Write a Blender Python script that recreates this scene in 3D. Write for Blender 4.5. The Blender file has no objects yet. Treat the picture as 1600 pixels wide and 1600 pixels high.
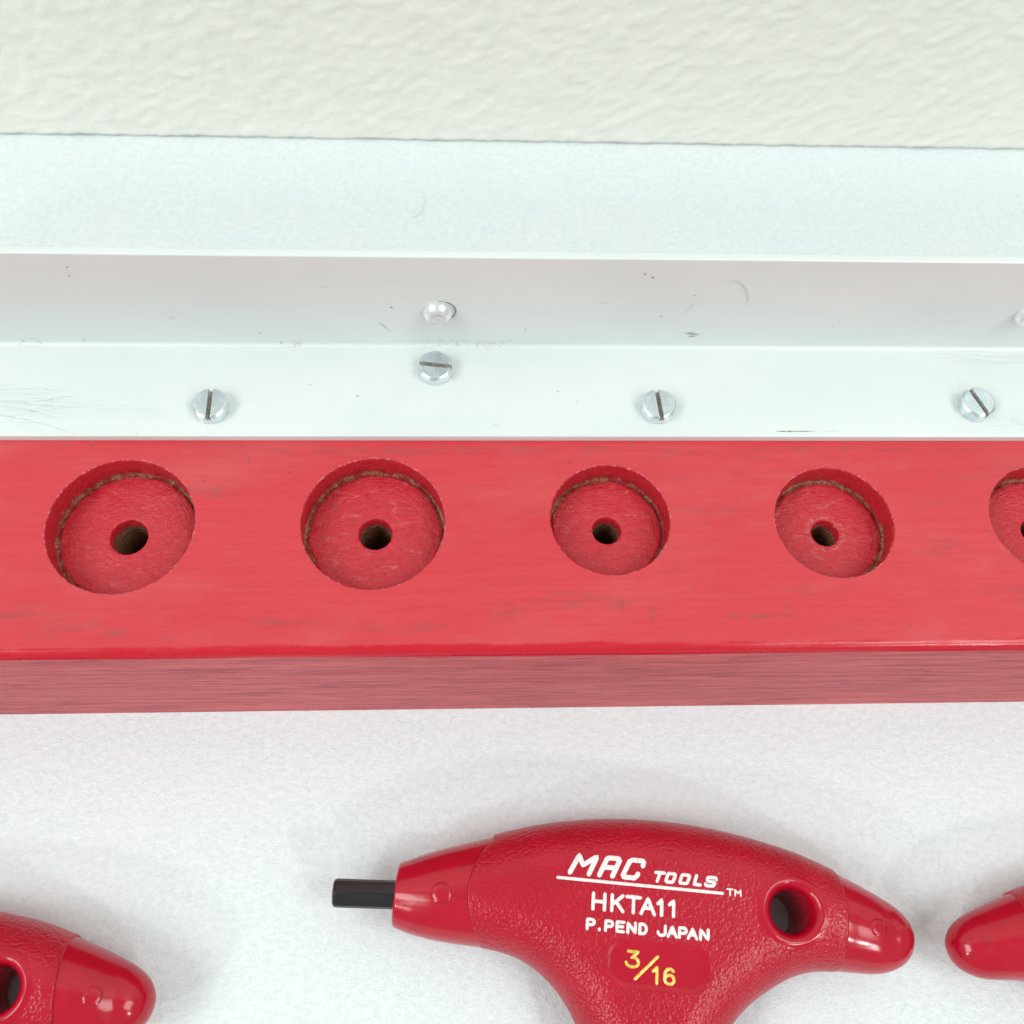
import bpy, bmesh, math, random
import numpy as np
from mathutils import Matrix, Vector, noise as mn

# ------------------------------------------------------------------ scene, camera, light
scene = bpy.context.scene
MM = 0.001
random.seed(4)

cam_data = bpy.data.cameras.new('camera')
cam = bpy.data.objects.new('camera', cam_data)
scene.collection.objects.link(cam)
cam.matrix_world = Matrix((
    (0.99871326, 0.00283966, -0.05063368, 0.0),
    (-0.02392330, 0.90673671, -0.42101807, 0.0),
    (0.04471587, 0.42168765, 0.90563791, 0.201),
    (0, 0, 0, 1)))
cam_data.sensor_width = 36.0
cam_data.sensor_height = 36.0
cam_data.lens = 36.0
cam_data.clip_start = 0.005
cam_data.clip_end = 20.0
cam_data.dof.use_dof = True
cam_data.dof.focus_distance = 0.180
cam_data.dof.aperture_fstop = 30.0
scene.camera = cam

world = bpy.data.worlds.new('World')
scene.world = world
world.use_nodes = True
world.node_tree.nodes['Background'].inputs[0].default_value = (0.94, 1.0, 0.995, 1)
world.node_tree.nodes['Background'].inputs[1].default_value = 0.45


def area_light(name, loc, target, sx, sy, power, color):
    d = bpy.data.lights.new(name, 'AREA')
    d.shape = 'RECTANGLE'
    d.size, d.size_y = sx, sy
    d.energy = power
    d.color = color
    o = bpy.data.objects.new(name, d)
    scene.collection.objects.link(o)
    o.location = loc
    o.rotation_euler = (Vector(target) - Vector(loc)).to_track_quat('-Z', 'Y').to_euler()
    return o


# overhead light split in two, gap added to keep handle reflections dark; two small lamps on the photographer's side
area_light('split_overhead_right', (0.78, -0.30, 1.20), (0.05, 0.08, 0.0), 0.6, 0.6, 7.1, (0.97, 1.0, 0.985))
area_light('split_overhead_left', (-1.05, -0.30, 1.20), (-0.05, 0.08, 0.0), 0.6, 0.6, 10.1, (0.96, 1.0, 0.995))
area_light('lamp_right', (0.66, -0.78, 0.74), (0.03, 0.12, 0.0), 0.085, 0.085, 2.3, (0.97, 1.0, 0.98))
area_light('lamp_left', (-0.92, -0.72, 0.80), (0.0, 0.12, 0.0), 0.085, 0.085, 2.5, (0.95, 1.0, 1.0))

scene.view_settings.view_transform = 'Standard'
scene.view_settings.look = 'None'
scene.view_settings.gamma = 1.0
scene.view_settings.exposure = 0.0
scene.view_settings.use_curve_mapping = False
scene.render.engine = 'CYCLES'


# ------------------------------------------------------------------ small node helper
class NT:
    def __init__(self, name):
        self.m = bpy.data.materials.new(name)
        self.m.use_nodes = True
        self.t = self.m.node_tree
        self.bsdf = self.t.nodes['Principled BSDF']
        tc = self.t.nodes.new('ShaderNodeTexCoord')
        mp = self.t.nodes.new('ShaderNodeMapping')
        mp.inputs['Scale'].default_value = (1000, 1000, 1000)
        self.t.links.new(tc.outputs['Object'], mp.inputs[0])
        self.base = mp.outputs[0]
        self.mm = mp.outputs[0]          # object coordinates in millimetres

    def individual(self):
        """shift the pattern by a random amount per object"""
        oi = self.t.nodes.new('ShaderNodeObjectInfo')
        ma = self.t.nodes.new('ShaderNodeVectorMath')
        ma.operation = 'MULTIPLY_ADD'
        self.link(oi.outputs['Random'], ma.inputs[0])
        ma.inputs[1].default_value = (371.0, 193.0, 57.0)
        self.link(self.base, ma.inputs[2])
        self.mm = ma.outputs[0]

    def link(self, a, b):
        self.t.links.new(a, b)

    def setin(self, sock, v):
        if isinstance(v, bpy.types.NodeSocket):
            self.link(v, sock)
        else:
            sock.default_value = v

    def scaled(self, sx, sy, sz, rot=(0, 0, 0), loc=(0, 0, 0)):
        n = self.t.nodes.new('ShaderNodeMapping')
        n.inputs['Scale'].default_value = (sx, sy, sz)
        n.inputs['Rotation'].default_value = rot
        n.inputs['Location'].default_value = loc
        self.link(self.mm, n.inputs[0])
        return n.outputs[0]

    def noise(self, vec, scale=1.0, detail=3.0, rough=0.55, dist=0.0):
        n = self.t.nodes.new('ShaderNodeTexNoise')
        self.link(vec, n.inputs['Vector'])
        n.inputs['Scale'].default_value = scale
        n.inputs['Detail'].default_value = detail
        n.inputs['Roughness'].default_value = rough
        n.inputs['Distortion'].default_value = dist
        return n.outputs['Fac']

    def voronoi(self, vec, scale=1.0, feature='F1'):
        n = self.t.nodes.new('ShaderNodeTexVoronoi')
        n.feature = feature
        self.link(vec, n.inputs['Vector'])
        n.inputs['Scale'].default_value = scale
        return n.outputs['Distance']

    def ramp(self, v, a, b, lo=0.0, hi=1.0, smooth=True):
        n = self.t.nodes.new('ShaderNodeMapRange')
        n.interpolation_type = 'SMOOTHSTEP' if smooth else 'LINEAR'
        self.setin(n.inputs['Value'], v)
        n.inputs['From Min'].default_value = a
        n.inputs['From Max'].default_value = b
        n.inputs['To Min'].default_value = lo
        n.inputs['To Max'].default_value = hi
        return n.outputs[0]

    def math(self, op, a, b=0.0, clamp=False):
        n = self.t.nodes.new('ShaderNodeMath')
        n.operation = op
        n.use_clamp = clamp
        self.setin(n.inputs[0], a)
        self.setin(n.inputs[1], b)
        return n.outputs[0]

    def mix(self, fac, a, b):
        n = self.t.nodes.new('ShaderNodeMix')
        n.data_type = 'RGBA'
        self.setin(n.inputs[0], fac)
        self.setin(n.inputs[6], a if isinstance(a, bpy.types.NodeSocket) else (*a, 1))
        self.setin(n.inputs[7], b if isinstance(b, bpy.types.NodeSocket) else (*b, 1))
        return n.outputs[2]

    def attr(self, name):
        n = self.t.nodes.new('ShaderNodeAttribute')
        n.attribute_name = name
        return n.outputs['Fac']

    def bump(self, h, dist_mm, strength=1.0, prev=None):
        n = self.t.nodes.new('ShaderNodeBump')
        n.inputs['Distance'].default_value = dist_mm * MM
        self.setin(n.inputs['Strength'], strength)
        self.link(h, n.inputs['Height'])
        if prev is not None:
            self.link(prev, n.inputs['Normal'])
        return n.outputs[0]

    def blobs(self, pts, wob=None):
        """max of soft elliptical stains; pts = (x, y, rx, ry, strength) in mm"""
        sep = self.t.nodes.new('ShaderNodeSeparateXYZ')
        self.link(self.mm, sep.inputs[0])
        out = None
        for (x, y, rx, ry, s) in pts:
            dx = self.math('DIVIDE', self.math('SUBTRACT', sep.outputs[0], x), rx)
            dy = self.math('DIVIDE', self.math('SUBTRACT', sep.outputs[1], y), ry)
            r2 = self.math('ADD', self.math('MULTIPLY', dx, dx), self.math('MULTIPLY', dy, dy))
            if wob is not None:
                r2 = self.math('ADD', r2, wob)
            v = self.ramp(r2, 1.0, 0.1, 0.0, s)
            out = v if out is None else self.math('MAXIMUM', out, v)
        return out

    def out(self, color=None, rough=None, metal=None, normal=None, **kw):
        b = self.bsdf
        if color is not None:
            self.setin(b.inputs['Base Color'], color if isinstance(color, bpy.types.NodeSocket) else (*color, 1))
        if rough is not None:
            self.setin(b.inputs['Roughness'], rough)
        if metal is not None:
            self.setin(b.inputs['Metallic'], metal)
        if normal is not None:
            self.link(normal, b.inputs['Normal'])
        for k, v in kw.items():
            self.setin(b.inputs[k.replace('_', ' ')], v)
        return self.m


# ------------------------------------------------------------------ materials
def mat_wall():
    n = NT('wall_paint')
    a = n.noise(n.scaled(1, 1, 1), 0.9, 3, 0.6)
    b = n.noise(n.scaled(1, 1, 1), 0.10, 2, 0.5)
    c = n.mix(n.ramp(b, 0.3, 0.7), (0.845, 0.882, 0.818), (0.872, 0.908, 0.843))
    return n.out(c, 0.55, 0.0, n.bump(a, 0.16, 0.6))


def mat_cloth():
    n = NT('white_fleece')
    fine = n.noise(n.mm, 3.2, 3, 0.7)
    mid = n.noise(n.scaled(0.95, 1.1, 1), 0.75, 3, 0.65)
    rows = n.noise(n.scaled(0.5, 2.6, 1), 0.9, 2, 0.5)
    big = n.noise(n.mm, 0.05, 2, 0.5)
    h = n.math('ADD', n.math('MULTIPLY', fine, 0.55), n.math('ADD', n.math('MULTIPLY', mid, 0.8), n.math('MULTIPLY', rows, 0.15)))
    c = n.mix(n.ramp(n.math('ADD', n.math('MULTIPLY', mid, 0.7), n.math('MULTIPLY', fine, 0.3)), 0.35, 0.65), (0.74, 0.815, 0.825), (0.835, 0.902, 0.912))
    c = n.mix(n.ramp(big, 0.35, 0.7, 0, 0.3), c, (0.82, 0.85, 0.84))
    # bright synthetic fibre ends and a few dark specks of dust
    spark = n.ramp(n.voronoi(n.mm, 0.55), 0.10, 0.05)
    c = n.mix(n.math('MULTIPLY', spark, 0.5), c, (0.95, 0.96, 0.96))
    dust = n.ramp(n.voronoi(n.scaled(1, 1, 1, loc=(3.3, 1.7, 0)), 0.07), 0.018, 0.010)
    c = n.mix(n.math('MULTIPLY', dust, 0.35), c, (0.30, 0.29, 0.27))
    return n.out(c, n.ramp(spark, 0, 1, 0.85, 0.3), 0.0, n.bump(h, 0.38, 0.85),
                 Sheen_Weight=0.35, Sheen_Roughness=0.5, Specular_IOR_Level=0.25)


def mat_paint_top():
    n = NT('red_painted_wood_top')
    grain = n.noise(n.scaled(0.06, 1.3, 1.3), 1.0, 4, 0.6)
    soft = n.noise(n.scaled(0.35, 1.0, 1.0), 0.06, 3, 0.6)
    c = n.mix(n.ramp(grain, 0.3, 0.7), (0.575, 0.032, 0.044), (0.62, 0.042, 0.054))
    c = n.mix(n.ramp(soft, 0.35, 0.7, 0, 0.45), c, (0.56, 0.026, 0.040))
    wob = n.math('MULTIPLY', n.math('SUBTRACT', n.noise(n.scaled(0.22, 1.1, 1.0), 1.1, 5, 0.8), 0.42), 7.0)
    stains = n.blobs([(-44.5, 80.5, 8, 1.6, .5), (-24, 76, 6, 2, .22), (12.3, 76.4, 1.3, 1.0, .75), (27.5, 58.2, 1.1, 2.2, .85),
                      (32.5, 57.5, 1.0, 2.4, .45), (22, 59.5, 11, 2.2, .4), (49, 56.5, 5.5, 1.2, .5), (56, 57.5, 1.6, 2.4, .45),
                      (8, 58, 6, 3, .3), (85, 69, 7, 2.5, .3), (90, 83, 9, 1.0, .2), (-30, 56, 9, 1.4, .35), (-57, 54.5, 3, 1.0, .5),
                      (-48, 53.5, 2, .8, .5), (-74, 58, 8, 3, .4), (-64, 56, 6, 2, .35), (2.5, 64, .7, 1.2, .7), (61, 61, 9, 1.6, .28),
                      (-5, 88.6, 90, 1.5, .33), (70, 88.9, 60, 1.0, .25), (-10, 55, 14, 1.2, .3), (99, 60, 10, 3, .25)], wob)
    c = n.mix(n.math('MULTIPLY', stains, 1.0, True), c, (0.20, 0.065, 0.05))
    sm = n.noise(n.scaled(0.10, 0.55, 0.5), 0.42, 5, 0.7)
    brk = n.ramp(n.noise(n.scaled(0.35, 1.6, 1.0), 1.6, 5, 0.85), 0.40, 0.62, 0.15, 1.0)
    c = n.mix(n.math('MULTIPLY', n.ramp(sm, 0.56, 0.78, 0, 0.6), brk), c, (0.26, 0.065, 0.055))
    dusty = n.noise(n.scaled(0.3, 0.8, 0.5, loc=(9, 4, 0)), 0.10, 4, 0.7)
    c = n.mix(n.ramp(dusty, 0.45, 0.75, 0, 0.20), c, (0.66, 0.18, 0.17))
    scr = n.noise(n.scaled(0.05, 2.4, 1.0, rot=(0, 0, 0.05)), 1.0, 3, 0.7)
    scr = n.math('MULTIPLY', n.ramp(n.math('ABSOLUTE', n.math('SUBTRACT', scr, 0.5)), 0.012, 0.003), n.ramp(dusty, 0.42, 0.6))
    c = n.mix(n.math('MULTIPLY', scr, 0.35), c, (0.36, 0.06, 0.06))
    sp = n.ramp(n.voronoi(n.scaled(0.8, 1.1, 1), 0.21), 0.065, 0.03)
    c = n.mix(n.math('MULTIPLY', sp, 0.75), c, (0.13, 0.07, 0.05))
    fg = n.noise(n.scaled(0.6, 1.2, 1), 2.0, 3, 0.8)
    c = n.mix(n.ramp(fg, 0.55, 0.75, 0, 0.35), c, (0.42, 0.035, 0.042))
    sp2 = n.ramp(n.voronoi(n.scaled(1, 1, 1, loc=(7.7, 3.1, 0)), 0.11), 0.022, 0.012)
    c = n.mix(n.math('MULTIPLY', sp2, 0.8), c, (0.75, 0.55, 0.5))
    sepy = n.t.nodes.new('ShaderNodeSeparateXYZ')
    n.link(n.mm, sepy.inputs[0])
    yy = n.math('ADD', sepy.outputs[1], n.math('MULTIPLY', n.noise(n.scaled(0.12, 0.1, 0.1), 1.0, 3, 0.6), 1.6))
    edge = n.ramp(yy, 53.1, 52.5)                 # undusted rounded edge, its dark reflection also painted in as deeper red
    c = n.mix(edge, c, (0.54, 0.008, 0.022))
    b = n.bump(grain, 0.06, 0.6)
    b = n.bump(n.noise(n.mm, 2.2, 3, 0.6), 0.03, 0.5, b)
    b = n.bump(n.noise(n.scaled(0.3, 1, 1), 0.08, 2, 0.5), 0.5, 0.25, b)
    r = n.ramp(n.math('ADD', n.math('MULTIPLY', stains, 0.5), n.noise(n.mm, 0.25, 3, 0.6)), 0.3, 0.9, 0.30, 0.5)
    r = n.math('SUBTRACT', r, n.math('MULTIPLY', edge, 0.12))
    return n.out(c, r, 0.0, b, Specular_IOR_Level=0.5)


def mat_paint_front():
    n = NT('red_painted_wood_sawn_side')
    lines = n.noise(n.scaled(0.05, 1.0, 1.15), 1.0, 5, 0.75)
    lines2 = n.noise(n.scaled(0.10, 1.0, 2.1, rot=(0, 0.004, 0)), 1.0, 5, 0.8)
    patch = n.noise(n.scaled(0.04, 0.1, 0.12), 1.0, 2, 0.5)
    c = n.mix(n.ramp(lines, 0.35, 0.65), (0.50, 0.066, 0.082), (0.74, 0.14, 0.152))
    c = n.mix(n.math('MULTIPLY', n.ramp(lines2, 0.52, 0.60), n.ramp(patch, 0.35, 0.65, 0.35, 1.0)), c, (0.30, 0.022, 0.034))
    fl = n.ramp(n.voronoi(n.scaled(0.22, 1, 0.6), 0.30), 0.13, 0.07)
    c = n.mix(n.math('MULTIPLY', fl, 0.85), c, (0.34, 0.006, 0.014))
    fl2 = n.ramp(n.voronoi(n.scaled(0.10, 1, 0.8, loc=(5, 0, 2)), 0.30), 0.05, 0.025)
    c = n.mix(n.math('MULTIPLY', fl2, 0.8), c, (0.20, 0.012, 0.016))
    h = n.math('ADD', lines, n.math('MULTIPLY', lines2, 0.8))
    b = n.bump(h, 0.30, 0.8)
    return n.out(c, n.ramp(fl, 0, 1, 0.45, 0.3), 0.0, b, Specular_IOR_Level=0.38)


def radial_mm(n):
    sep = n.t.nodes.new('ShaderNodeSeparateXYZ')
    n.link(n.mm, sep.inputs[0])
    x, y = sep.outputs[0], sep.outputs[1]
    return n.math('SQRT', n.math('ADD', n.math('MULTIPLY', x, x), n.math('MULTIPLY', y, y)))


def mat_socket_paint():
    n = NT('red_paint_in_socket')
    r = radial_mm(n)
    cmb = n.t.nodes.new('ShaderNodeCombineXYZ')
    n.link(r, cmb.inputs[0])
    rings = n.noise(cmb.outputs[0], 2.2, 3, 0.7)
    sepb = n.t.nodes.new('ShaderNodeSeparateXYZ')
    n.link(n.base, sepb.inputs[0])
    n.individual()
    dirt = n.noise(n.mm, 0.35, 4, 0.7)
    fine = n.noise(n.scaled(0.5, 1.6, 1.0), 1.6, 4, 0.7)
    c = n.mix(n.ramp(fine, 0.35, 0.7), (0.50, 0.013, 0.027), (0.58, 0.028, 0.043))
    c = n.mix(n.ramp(dirt, 0.56, 0.8, 0, 0.7), c, (0.24, 0.04, 0.04))
    sp = n.ramp(n.voronoi(n.mm, 0.5), 0.07, 0.03)
    c = n.mix(n.math('MULTIPLY', sp, 0.35), c, (0.8, 0.5, 0.45))
    # rubbed paint along the rim, pale scuffs on the floor
    chip = n.math('MULTIPLY', n.ramp(sepb.outputs[2], -0.55, -0.05), n.ramp(n.noise(n.mm, 1.3, 4, 0.75), 0.50, 0.62))
    c = n.mix(n.math('MULTIPLY', chip, 0.7), c, (0.74, 0.28, 0.25))
    sc = n.noise(n.scaled(0.5, 1.3, 1), 0.45, 5, 0.8)
    floor = n.ramp(sepb.outputs[2], -4.6, -5.0)
    c = n.mix(n.math('MULTIPLY', n.ramp(sc, 0.56, 0.72, 0, 0.65), floor), c, (0.58, 0.22, 0.20))
    mk = n.attr('scuff')
    c = n.mix(n.math('MULTIPLY', mk, n.ramp(n.noise(n.mm, 1.5, 4, 0.8), 0.50, 0.60, 0, 0.6)), c, (0.34, 0.27, 0.26))
    big = n.noise(n.mm, 0.5, 3, 0.6)
    h = n.math('ADD', n.math('ADD', rings, n.math('MULTIPLY', big, 2.0)), n.math('MULTIPLY', fine, 0.9))
    return n.out(c, n.ramp(dirt, 0.3, 0.7, 0.22, 0.45), 0.0, n.bump(h, 0.20, 0.8))


def mat_raw_wood():
    n = NT('raw_wood_fibres')
    n.individual()
    a = n.noise(n.mm, 2.6, 4, 0.75)
    b = n.noise(n.mm, 0.55, 4, 0.7)
    c = n.mix(n.ramp(a, 0.40, 0.66), (0.26, 0.055, 0.035), (0.60, 0.28, 0.17))
    c = n.mix(n.ramp(b, 0.45, 0.56, 0, 0.95), c, (0.36, 0.016, 0.024))
    return n.out(c, 0.85, 0.0, n.bump(a, 0.35, 1.0))


def mat_bore():
    n = NT('drilled_wood_bore')
    n.individual()
    a = n.noise(n.scaled(1, 1, 2.5), 0.9, 4, 0.7)
    c = n.mix(n.ramp(a, 0.35, 0.7), (0.10, 0.035, 0.016), (0.36, 0.18, 0.08))
    return n.out(c, 0.8, 0.0, n.bump(a, 0.3, 0.9))


def mat_alu():
    n = NT('brushed_aluminium')
    br = n.noise(n.scaled(0.02, 6, 6), 1.0, 3, 0.6)
    soft = n.noise(n.scaled(0.4, 1, 1), 0.06, 3, 0.6)
    c = n.mix(n.ramp(soft, 0.3, 0.7), (0.695, 0.74, 0.72), (0.735, 0.77, 0.75))
    c = n.mix(n.ramp(br, 0.55, 0.8, 0, 0.18), c, (0.62, 0.66, 0.65))
    # thin scratches, two directions, only inside scuffed patches
    wob = n.math('MULTIPLY', n.math('SUBTRACT', n.noise(n.mm, 0.5, 4, 0.7), 0.5), 1.2)
    sepz = n.t.nodes.new('ShaderNodeSeparateXYZ')
    n.link(n.mm, sepz.inputs[0])
    low = n.ramp(sepz.outputs[2], 41.0, 39.2)
    zone = n.blobs([(-80, 97, 15, 5, 1), (100, 108, 14, 2.2, .8), (103, 93.5, 7, 2.5, .7), (-60, 95, 9, 3, .5)], wob)
    s1 = n.noise(n.scaled(0.045, 3.2, 3.2, rot=(0, 0, 0.16)), 1.0, 2, 0.5)
    s2 = n.noise(n.scaled(0.05, 3.6, 3.6, rot=(0, 0, -0.10)), 1.0, 2, 0.5)
    l1 = n.ramp(n.math('ABSOLUTE', n.math('SUBTRACT', s1, 0.5)), 0.016, 0.004)
    l2 = n.ramp(n.math('ABSOLUTE', n.math('SUBTRACT', s2, 0.52)), 0.012, 0.003)
    sc = n.math('MULTIPLY', n.math('MULTIPLY', n.math('MAXIMUM', l1, l2), zone), low)
    c = n.mix(n.math('MULTIPLY', sc, 0.5), c, (0.36, 0.38, 0.38))
    # grime: rust-brown specks, smears
    sp = n.ramp(n.voronoi(n.scaled(0.7, 1, 1), 0.13), 0.042, 0.018)
    gate = n.ramp(n.noise(n.mm, 0.07, 2, 0.5), 0.45, 0.6)
    c = n.mix(n.math('MULTIPLY', n.math('MULTIPLY', sp, gate), 0.75), c, (0.25, 0.20, 0.15))
    sm = n.noise(n.scaled(0.25, 0.6, 0.6, loc=(4, 0, 0)), 0.35, 5, 0.75)
    smear = n.ramp(sm, 0.66, 0.80, 0, 0.45)
    c = n.mix(smear, c, (0.62, 0.60, 0.57))
    corner = n.math('MULTIPLY', n.blobs([(2, 110.2, 13, 1.0, .35), (-31, 110.1, 2.0, .8, .6), (-79, 110, 3, .8, .5)], None),
                    n.ramp(n.noise(n.mm, 1.4, 4, 0.75), 0.48, 0.62))
    corner = n.math('MULTIPLY', corner, low)
    c = n.mix(corner, c, (0.36, 0.24, 0.15))
    dirt = n.math('MAXIMUM', smear, n.math('MAXIMUM', corner, n.math('MULTIPLY', sp, gate)))
    return n.out(c, n.ramp(soft, 0.3, 0.7, 0.42, 0.52), n.ramp(dirt, 0.05, 0.5, 0.14, 0.08),
                 n.bump(br, 0.012, 0.6))


def mat_zinc():
    n = NT('zinc_plated_steel')
    a = n.noise(n.mm, 0.6, 3, 0.6)
    c = n.mix(n.ramp(a, 0.3, 0.7), (0.64, 0.74, 0.77), (0.76, 0.84, 0.86))
    return n.out(c, n.ramp(a, 0.3, 0.7, 0.20, 0.30), 0.88, n.bump(n.noise(n.mm, 0.7, 2, 0.5), 0.02, 0.3))


def mat_rivet():
    n = NT('dull_aluminium_rivet')
    a = n.noise(n.mm, 0.8, 3, 0.6)
    c = n.mix(n.ramp(a, 0.3, 0.7), (0.74, 0.77, 0.76), (0.84, 0.86, 0.85))
    return n.out(c, n.ramp(a, 0.3, 0.7, 0.26, 0.38), 0.5, n.bump(a, 0.06, 0.5))


def mat_slot_dirt():
    n = NT('grime_in_slot')
    a = n.noise(n.mm, 1.8, 3, 0.7)
    c = n.mix(n.ramp(a, 0.35, 0.65), (0.30, 0.27, 0.24), (0.56, 0.53, 0.50))
    return n.out(c, 0.7, 0.25, n.bump(a, 0.1, 0.8))


def mat_score():
    n = NT('scored_bare_metal')
    a = n.noise(n.mm, 1.5, 3, 0.7)
    c = n.mix(n.ramp(a, 0.35, 0.65), (0.10, 0.11, 0.11), (0.45, 0.47, 0.46))
    return n.out(c, 0.4, 0.8)


def mat_plastic_grip():
    n = NT('red_plastic_grained')
    wv = n.t.nodes.new('ShaderNodeVectorMath')
    wv.operation = 'MULTIPLY_ADD'
    nn = n.t.nodes.new('ShaderNodeTexNoise')
    nn.inputs['Scale'].default_value = 1.1
    n.link(n.mm, nn.inputs['Vector'])
    n.link(nn.outputs['Color'], wv.inputs[0])
    wv.inputs[1].default_value = (0.9, 0.9, 0.9)
    n.link(n.mm, wv.inputs[2])
    g1 = n.voronoi(wv.outputs[0], 1.75)
    h = n.math('SUBTRACT', 1.0, n.math('MULTIPLY', g1, g1))
    gr = n.attr('grain')
    soft = n.noise(n.mm, 0.12, 2, 0.5)
    c = n.mix(n.ramp(soft, 0.3, 0.7), (0.42, 0.002, 0.018), (0.46, 0.003, 0.022))
    return n.out(c, n.ramp(gr, 0, 1, 0.18, 0.29), 0.0, n.bump(h, 0.20, n.math('MULTIPLY', gr, 0.8)),
                 Specular_IOR_Level=0.42)


def mat_plastic_smooth():
    n = NT('red_plastic_polished')
    a = n.noise(n.mm, 0.25, 3, 0.6)
    c = n.mix(n.ramp(a, 0.3, 0.7), (0.42, 0.0015, 0.017), (0.46, 0.0025, 0.021))
    gr = n.ramp(n.noise(n.scaled(1, 1, 1, loc=(2.2, 9.1, 4)), 0.30, 4, 0.75), 0.62, 0.74, 0, 0.65)
    c = n.mix(gr, c, (0.12, 0.03, 0.03))
    sc = n.noise(n.scaled(0.3, 3.0, 3.0, rot=(0, 0, 0.5)), 0.9, 3, 0.6)
    r = n.ramp(sc, 0.55, 0.75, 0.17, 0.28)
    return n.out(c, r, 0.0, n.bump(n.noise(n.mm, 0.4, 3, 0.5), 0.06, 0.35), Specular_IOR_Level=0.5)


def mat_ink(name, col, red=True):
    n = NT(name)
    a = n.noise(n.mm, 2.4, 3, 0.7)
    c = n.mix(n.ramp(a, 0.60, 0.70, 0, 0.7), col, (0.50, 0.12, 0.14))
    return n.out(c, 0.45, 0.0, n.bump(n.noise(n.mm, 1.6, 2, 0.6), 0.08, 0.5))


def mat_gold():
    n = NT('yellow_foil')
    a = n.noise(n.mm, 1.8, 3, 0.7)
    c = n.mix(n.ramp(a, 0.35, 0.65), (0.82, 0.50, 0.06), (0.96, 0.80, 0.24))
    return n.out(c, 0.28, 0.55)


def mat_black_steel():
    n = NT('black_oxide_steel')
    a = n.noise(n.scaled(0.15, 2.5, 2.5), 1.0, 3, 0.6)
    c = n.mix(n.ramp(a, 0.3, 0.7), (0.007, 0.005, 0.006), (0.014, 0.010, 0.011))
    return n.out(c, n.ramp(a, 0.3, 0.7, 0.13, 0.20), 0.0, n.bump(a, 0.008, 0.4), Specular_IOR_Level=0.8)


def mat_fibre(name, col):
    n = NT(name)
    return n.out(n.mix(n.noise(n.mm, 2.0), col, tuple(v * 0.8 for v in col)), 0.6, 0.0)


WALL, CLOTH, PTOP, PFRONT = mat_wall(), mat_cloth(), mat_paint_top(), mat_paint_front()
SOCK, RAW, BORE, ALU = mat_socket_paint(), mat_raw_wood(), mat_bore(), mat_alu()
ZINC, SLOT, SCORE = mat_zinc(), mat_slot_dirt(), mat_score()
GRIP, SMOOTH, BLACK = mat_plastic_grip(), mat_plastic_smooth(), mat_black_steel()
RIVET = mat_rivet()


def mat_mark(name, a, b):
    n = NT(name)
    f = n.noise(n.scaled(0.6, 1.5, 1.5), 0.9, 4, 0.8)
    return n.out(n.mix(n.ramp(f, 0.38, 0.62), a, b), 0.6, 0.1)


SCUFF = mat_mark('scratched_oxide', (0.50, 0.54, 0.53), (0.68, 0.72, 0.70))
GRIME = mat_mark('dried_grime', (0.20, 0.16, 0.12), (0.50, 0.45, 0.38))
INK, GOLD = mat_ink('white_ink', (0.77, 0.755, 0.74)), mat_gold()


# ------------------------------------------------------------------ object helpers
def link_mesh(name, verts, faces, mats, parent=None, smooth=True, matidx=None, normals=None, attrs=None, loc=None):
    """verts in millimetres"""
    me = bpy.data.meshes.new(name)
    v = (np.asarray(verts, float) * MM)
    me.from_pydata([tuple(p) for p in v.tolist()], [], [tuple(f) for f in faces])
    for m in (mats if isinstance(mats, (list, tuple)) else [mats]):
        me.materials.append(m)
    if matidx is not None:
        me.polygons.foreach_set('material_index', np.asarray(matidx, np.int32))
    me.polygons.foreach_set('use_smooth', np.full(len(me.polygons), smooth))
    if attrs:
        for k, vals in attrs.items():
            a = me.attributes.new(k, 'FLOAT', 'POINT')
            a.data.foreach_set('value', np.asarray(vals, np.float32))
    me.update()
    if normals is not None:
        me.normals_split_custom_set_from_vertices([tuple(p) for p in normals.tolist()])
    o = bpy.data.objects.new(name, me)
    scene.collection.objects.link(o)
    if parent is not None:
        o.parent = parent
    if loc is not None:
        o.location = Vector(loc) * MM
    return o


def empty(name, loc_mm, label, cat, group=None):
    o = bpy.data.objects.new(name, None)
    o.empty_display_size = 0.01
    scene.collection.objects.link(o)
    o.location = Vector(loc_mm) * MM
    o['label'] = label
    o['category'] = cat
    if group:
        o['group'] = group
    return o


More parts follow.
